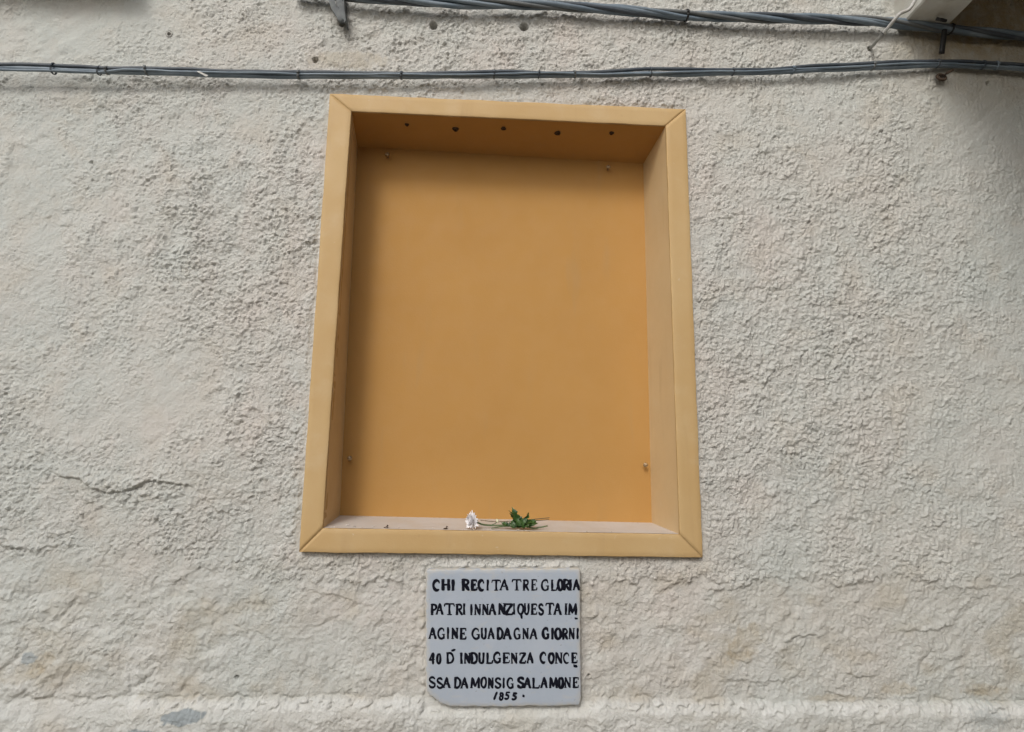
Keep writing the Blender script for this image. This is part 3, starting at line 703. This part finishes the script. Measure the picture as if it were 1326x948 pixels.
# lower run, two sheathed cables and a thin wire
PA = [(-60,87),(0,88.5),(70,90),(140,93),(190,94),(270,96.5),(330,98.2),(400,99.3),(520,98.8),(640,98.6),(760,97.6),(842,96),(884,96.2),(940,95.2),(1000,93.6),(1070,90.5),(1130,87.8),(1180,86),(1230,85),(1280,87),(1326,90),(1390,96)]
PB = [(-60,84),(0,84.3),(40,83.6),(90,85.4),(140,89),(165,88.6),(190,88.2),(240,89.6),(300,92.4),(400,93.8),(520,95),(600,94.0),(640,93.0),(700,94.2),(760,94.4),(800,91.4),(842,89.4),(884,89.8),(940,90.4),(1000,89.2),(1070,84.5),(1130,81.4),(1180,80),(1230,79.2),(1280,81),(1326,84.2),(1390,90)]
PC = [(-60,90),(0,90.3),(70,91.6),(130,93.2),(160,90.4),(190,91),(250,93),(320,94.6),(420,96.4),(520,95.8),(600,97.0),(700,95.0),(800,96.0),(900,93.0),(960,92.6),(1040,89),(1100,87),(1160,83.0),(1230,82.2),(1290,86),(1326,87.6),(1390,93)]
def wpath(P, Y, wob=.0, seed=1, step=.02):
    Q = catmull([W(x, y, Y) for x, y in P], step)
    return [q+Vector((0, wob*float(noise(np.array([q.x/.13]), np.array([seed*3.1]))[0]), .0008*float(noise(np.array([q.x/.06]), np.array([seed*7.7]))[0]))) for q in Q]
LC = thing('cable_run', W(663, 97, -.02), 'thin grey cables tied together, sagging low across the wall just above the niche', 'cable')
def ypath(P, d0, wob, seed):
    Q = []
    for (x, y) in P: Q.append(W(x, y, d0-float(np.interp(x, [-60,60,330,700,1326], [.022,.018,.004,.0,.0]))))
    Q = catmull(Q, .02)
    return [q+Vector((0, wob*float(noise(np.array([q.x/.13]), np.array([seed*3.1]))[0]), .0008*float(noise(np.array([q.x/.06]), np.array([seed*7.7]))[0]))) for q in Q]
a3 = ypath(PA, -.018, .003, 1); b3 = ypath(PB, -.023, .003, 2); c3 = ypath(PC, -.026, .003, 3)
strand('cable', a3, .0066, M_CB, LC); strand('cable', b3, .0049, M_CD, LC); strand('cable', c3, .0032, M_CB, LC)
for px in (73,130,142,190,384,523,636,700,746,842,945,1030,1130,1212,1270,1292):
    tie(LC, px, [a3,b3,c3], [.0066,.0049,.0032], random.choice([M_CD,M_CD,M_CB,M_CG]), random.choice([.0035,.0045,.006]))
wt_ = MB(); wt_.prism([W(255,93,-.046),W(258,92.4,-.046),W(270,98.2,-.046),W(267,99.6,-.046)], (0,-.0016,0)); wt_.build('tie_tail', M_WH, LC, False)
# upper run: twisted bundle
PU = [(380,-13),(430,-7),(520,0),(600,4),(720,8),(800,12.5),(880,19),(1000,23.5),(1100,26.5),(1160,30),(1230,38),(1326,46),(1400,52)]
UC = thing('cable_bundle', W(880, 18, -.04), 'thick twisted blue grey cable bundle crossing above the other cables', 'cable')
cu = wpath(PU, -.027, 0, 1, .012)
# arc length for the helix
sl_ = [0]
for i in range(1, len(cu)): sl_.append(sl_[-1]+(cu[i]-cu[i-1]).length)
strs = []
for k, (rr, mt, off) in enumerate(((.0072,M_CB,.0076),(.0064,M_CD,.0082),(.0070,M_CB,.0076),(.0055,M_CG,.0088),(.0053,M_CB,.0083))):
    pts = []
    for p, s_ in zip(cu, sl_):
        th = k*2*math.pi/5+s_*2*math.pi/.62+.5*math.sin(s_*3.1+k)
        t = off*(1+.15*math.sin(s_*5+k*2)); pts.append(p+Vector((0, math.cos(th)*t, math.sin(th)*t)))
    strs.append(pts); strand('cable', pts, rr, mt, UC)
for px in (889,1226): tie(UC, px, strs, [.0072,.0064,.0070,.0055,.0053], M_BK, .005)

# ------------------------------------------------------------------ wall ironmongery
# galvanised support bracket at the top edge
GB = thing('cable_bracket', W(444, 26, -.01), 'galvanised steel bracket with a slot, pointing down at the top left of the niche', 'bracket')
b = MB()
def PP(l, Y): return [W(x, y, Y) for x, y in l]
left = [(421,-14),(430,-14),(433.2,0),(435.5,9),(438,9.6),(441.5,26),(440,28.5),(436,22),(428.8,10.5),(425.2,0)]
right = [(433.5,-14),(440,-14),(443,0),(444.6,10),(447,26),(446.5,28.4),(440.9,28.6),(438.3,9.4),(437,9),(435.2,0)]
b.prism(PP(left, -.034), (0,.006,0)); b.prism(PP(right, -.0345), (0,.006,0))
b.prism(PP([(443,-14),(444.6,-14),(445.8,10),(448,27),(446.8,28),(444.4,10)], -.0335), (0,.04,0))
b.build('bracket_plate', M_ZN, GB, False)
b = MB(); b.tube([W(442,27,-.036), W(443,27.5,-.004), W(443,28,.010)], [.0075,.007,.007], 10); b.build('bolt', M_ZN, GB)
b = MB(); b.prism(PP([(433.2,-14),(434.6,-14),(437.4,9.2),(435.6,9)], -.030), (0,.004,0)); b.build('slot_shade', M_BK, GB, False)  # black strip put in as the shade inside the slot

# light painted stay going up to the balcony
b = MB()
b.tube(catmull([W(1127,62,.006), W(1131,58,-.012), W(1145,42,-.070), W(1158,26,-.105), W(1166,17,-.115), W(1176,13,-.12), W(1184,2,-.13), W(1191,-14,-.14)], .01), [.0042]*2+[.0050]*60 if False else .0050, 10)
ob = b.build('stay_rod', M_WH); tag(ob, 'thin bent white painted rod slanting from the wall across the upper cables', 'rod')
# black strap hanging the bundle
HG = thing('cable_hanger', W(1220, 70, -.01), 'short black hanger strap holding the upper cable bundle below the balcony bracket', 'hanger')
b = MB(); b.tube(catmull([W(1224,24,-.025), W(1223,40,-.034), W(1221.5,52,-.037), W(1219.5,69,-.034)], .01), .0082, 12, (FY, .6)); b.build('strap', M_BK, HG)
b = MB(); b.tube([W(1212,24.5,-.062), W(1219,25.5,-.066), W(1225,27,-.064)], .0045, 8); b.build('strap_end', M_BK, HG)
# rusty eye bolt under the lower cables
EB = thing('eye_bolt', W(1219, 100, 0), 'rusty eye bolt with a bent pin in the wall under the lower cables', 'bolt')
b = MB(); c = W(1219, 100, -.014); N = 20
ring = [c+Vector((math.cos(2*math.pi*k/N)*.0125, .004*math.sin(2*math.pi*k/N), math.sin(2*math.pi*k/N)*.0115)) for k in range(N+1)]
b.tube(ring, .0042, 8, cap=False); b.build('ring', M_RU, EB)
b = MB(); b.tube([W(1217,102,.012), W(1219,100,-.016), W(1226,95,-.026), W(1234,90.5,-.030)], [.005,.005,.0038,.0036], 8); b.build('pin', M_RU, EB)
# metal sleeve in the wall on the left
b = MB(); c = W(219, 44.3, wall_y(219,44)); K = 16; v = []; f = []
y_ = wall_y(219,44)
for rr, yy in ((.0086,.012),(.0086,y_+.0005),(.0078,y_-.001),(.0056,y_-.001),(.0050,y_+.001),(.0048,.016)):
    for k in range(K): th = 2*math.pi*k/K; v.append((c.x+rr*math.cos(th), yy, c.z+rr*math.sin(th)))
for i in range(5):
    for k in range(K): f.append((i*K+k, i*K+(k+1)%K, (i+1)*K+(k+1)%K, (i+1)*K+k))
ob = link('anchor_sleeve', v, f, M_WH); tag(ob, 'small pale anchor sleeve sunk in the wall above the cables at left', 'wall anchor')

# ------------------------------------------------------------------ balcony above right (its bracket and underside show)
BA = thing('balcony', W(1190, 36, 0), 'pale stone balcony bracket and dark slab underside at the upper right corner', 'balcony')
bl = W(1161, 38, 0); br = W(1217, 31, 0)
zt = bl.z+.22
prof = [(.05, bl.z+.0), (-.02, bl.z-.002), (-.10, bl.z+.004), (-.30, bl.z+.03), (-.46, bl.z+.10), (-.50, bl.z+.17), (-.50, zt), (.05, zt)]
b = MB(); n = len(prof)
xs = [bl.x, bl.x+.004, br.x-.004, br.x]
v = []
for i, x in enumerate(xs):
    e = .004 if i in (0,3) else 0
    for (y, z) in prof: v.append((x, y+(e if y < 0 else 0), z+(e if z < zt else 0)))
f = [tuple(range(n))[::-1], tuple(3*n+k for k in range(n))]
for i in range(3):
    for k in range(n): f.append((i*n+k, i*n+(k+1)%n, (i+1)*n+(k+1)%n, (i+1)*n+k))
b.add(v, f); b.build('bracket_stone', M_CO, BA, False)
b = MB()
v = []
for (x, y, z) in [(bl.x-.05,.03,zt+.002),(bl.x-.05,-1.7,zt+.002),(1.95,-1.7,zt+.002),(1.95,.03,zt+.002)]: v.append((x,y,z))
v += [(x,y,z+.10) for x,y,z in v]
b.add(v, [(0,1,2,3),(7,6,5,4),(0,4,5,1),(1,5,6,2),(2,6,7,3),(3,7,4,0)]); b.build('slab', M_SL, BA, False)

g = MB(); zs = W(60, -18).z; xr = W(175, 0).x
g.prism([(-2.6,.02,zs),(-2.6,-.10,zs+.006),(-2.6,-.11,zs+.02),(-2.6,-.11,zs+.05),(-2.6,.02,zs+.065)], (xr+2.6,0,0))
ob = g.build('window_sill', M_CO, smooth=False); tag(ob, 'projecting stone window sill at the upper left, just above the smooth plaster', 'window sill')

# ------------------------------------------------------------------ cut flower lying on the sill
FL = thing('cut_flower', on_quad(SILQ, 645, 681)[0], 'white chrysanthemum with green leaves lying on the niche sill', 'flower')
def sil(px, py): return on_quad(SILQ, px, py)[0]
fl_base = sil(614, 686)
FYp = fl_base.y                                              # depth at which the bloom rests
C0 = W(613.5, 674, FYp)
ax_dir = Vector((-1, -.65, -.05)).normalized()               # the bloom faces left and a little to the street
ea = ax_dir.orthogonal().normalized(); eb = ax_dir.cross(ea).normalized()
for lay, (cnt, L, open_, st) in enumerate(((19,.025,.25,0),(18,.0235,.55,.4),(15,.020,.9,.8),(10,.014,1.25,1.1))):
    for k in range(cnt):
        th = 2*math.pi*k/cnt+st+random.uniform(-.1,.1); rd = ea*math.cos(th)+eb*math.sin(th)
        op = open_+random.uniform(-.12,.12); Lk = L*random.uniform(.85,1.1)
        tang = ax_dir.cross(rd)
        v = []; f = []; NS = 5
        for i in range(NS+1):
            t = i/NS; bend = op+.5*t*(.5 if lay < 2 else .9)-(.35*t if lay == 0 else 0)
            c = C0+ax_dir*(.002*lay)+rd*(Lk*t*math.cos(bend*.8))+ax_dir*(Lk*t*math.sin(bend)*.7)
            w_ = .0042*math.sin(math.pi*min(1, .18+t*.78))**.7
            cup = ax_dir*.0012
            v += [c-tang*w_+cup, c, c+tang*w_+cup]
        for i in range(NS):
            f += [(i*3,i*3+1,i*3+4,i*3+3),(i*3+1,i*3+2,i*3+5,i*3+4)]
        zmin = sil(613, 684).z+.0006
        v = [Vector((p.x, p.y, max(p.z, zmin))) for p in v]
        link('petal', v, f, M_PT, FL)
b = MB(); b.tube([C0-ax_dir*.010, C0-ax_dir*.005, C0+ax_dir*.001], [.003,.007,.010], 10); b.build('calyx', M_ST, FL)
Ys = FYp+.012
def stem(name, pts, r, mat): 
    b = MB(); P = catmull([W(x,y,Y) for x,y,Y in pts], .006); b.tube(P, [r[0]+(r[1]-r[0])*i/(len(P)-1) for i in range(len(P))], 7); return b.build(name, mat, FL)
stem('stem', [(617,676,FYp+.004),(626,679.5,Ys),(640,680.5,Ys),(655,680,Ys),(672,679,Ys),(690,684,Ys-.004),(699,683,Ys),(709,681,Ys)], (.0023,.0018), M_ST)
stem('stem', [(622,673.6,Ys+.05),(640,675.5,Ys+.045),(660,675,Ys+.03),(680,673.5,Ys+.03),(711.5,670.5,Ys+.06)], (.0010,.0011), M_SD)
stem('stem', [(650,681,Ys),(668,676,Ys+.01),(690,674.5,Ys+.02),(711,673,Ys+.04)], (.0016,.0009), M_SD)
stem('stem', [(636,684,Ys-.01),(650,682,Ys-.004),(668,681,Ys)], (.0014,.0016), M_ST)
stem('stem', [(637,679.5,Ys),(641,678,Ys+.004),(645,675.5,Ys+.008)], (.0012,.0012), M_ST)
b = MB(); P = [W(645,677,Ys+.006), W(644.4,675.4,Ys+.008), W(643.8,673.4,Ys+.008), W(643.4,672,Ys+.008)]
b.tube(P, [.0018,.0036,.0034,.0010], 9); b.build('bud', M_BD, FL)
def leaf(p, dr, nrm, L, wd, seed):
    rnd = random.Random(seed); dr = dr.normalized(); sd = dr.cross(nrm).normalized(); nn = sd.cross(dr).normalized()
    N = 14; v = []; f = []
    for i in range(N+1):
        t = i/N; env = math.sin(math.pi*t**.8)**.75 if 0 < t < 1 else 0.04
        lob = .30+.70*abs(math.sin(t*math.pi*3.2+.2))**.7+rnd.uniform(-.08,.08)
        w_ = wd*env*lob+.0006
        c = p+dr*L*t+nn*(-.30*L*t*t+.05*L*math.sin(t*9+seed))
        cr = nn*(.28*w_+.0016*math.sin(i*1.9+seed))
        v += [c-sd*w_+cr, c-sd*w_*.5+cr*.35, c, c+sd*w_*.5+cr*.3, c+sd*w_+cr*.8]
    for i in range(N):
        for j in range(4): f.append((i*5+j, i*5+j+1, i*5+6+j, i*5+5+j))
    z_ = sil(665, 683).z+.0008
    v = [Vector((q.x, q.y, max(q.z, z_+.0002*k%3))) for k, q in enumerate(v)]
    return link('leaf', v, f, M_LF, FL)
LV = [((672,681),(-.3,-.2,1.0),(.3,-1,.1),.046,.013),((668,682),(-.1,.1,.9),(-.3,-1,.2),.030,.012),((666,682),(-1,-.1,.25),(0,-1,.7),.028,.011),((672,680),(1,0,.42),(0,-1,.8),.046,.011),
      ((678,679),(1,.1,.35),(.1,-1,.5),.036,.010),((674,682),(1,-.35,-.05),(0,-.7,1),.044,.012),((664,683),(1,-.2,.10),(0,-1,.6),.040,.013),((670,683),(.5,-.3,.6),(-.4,-1,.2),.032,.013),
      ((682,682),(.8,-.3,-.2),(0,-.4,1),.030,.010),((676,676),(-.5,.1,.75),(.2,-1,.3),.024,.009),((662,680),(.7,.2,.5),(-.2,-1,.4),.034,.012),((680,683),(-1,-.2,.15),(0,-1,.4),.036,.012)]
LV += [((668,680),(-.2,-.3,.95),(1,-.3,.2),.040,.010),((676,679),(.6,.1,.7),(.8,-1,.1),.034,.009),((684,680),(1,.2,.2),(.3,-1,.6),.030,.008),((660,681),(-1,.1,.5),(.2,-1,.6),.022,.008),((672,679),(-.55,0,.9),(.9,-1,.1),.034,.008)]
for k, ((px,py),d,nr,L,wd) in enumerate(LV): leaf(W(px,py,Ys-.006+.002*(k%5)), Vector(d), Vector(nr), L*1.05, wd*.78, k+1)
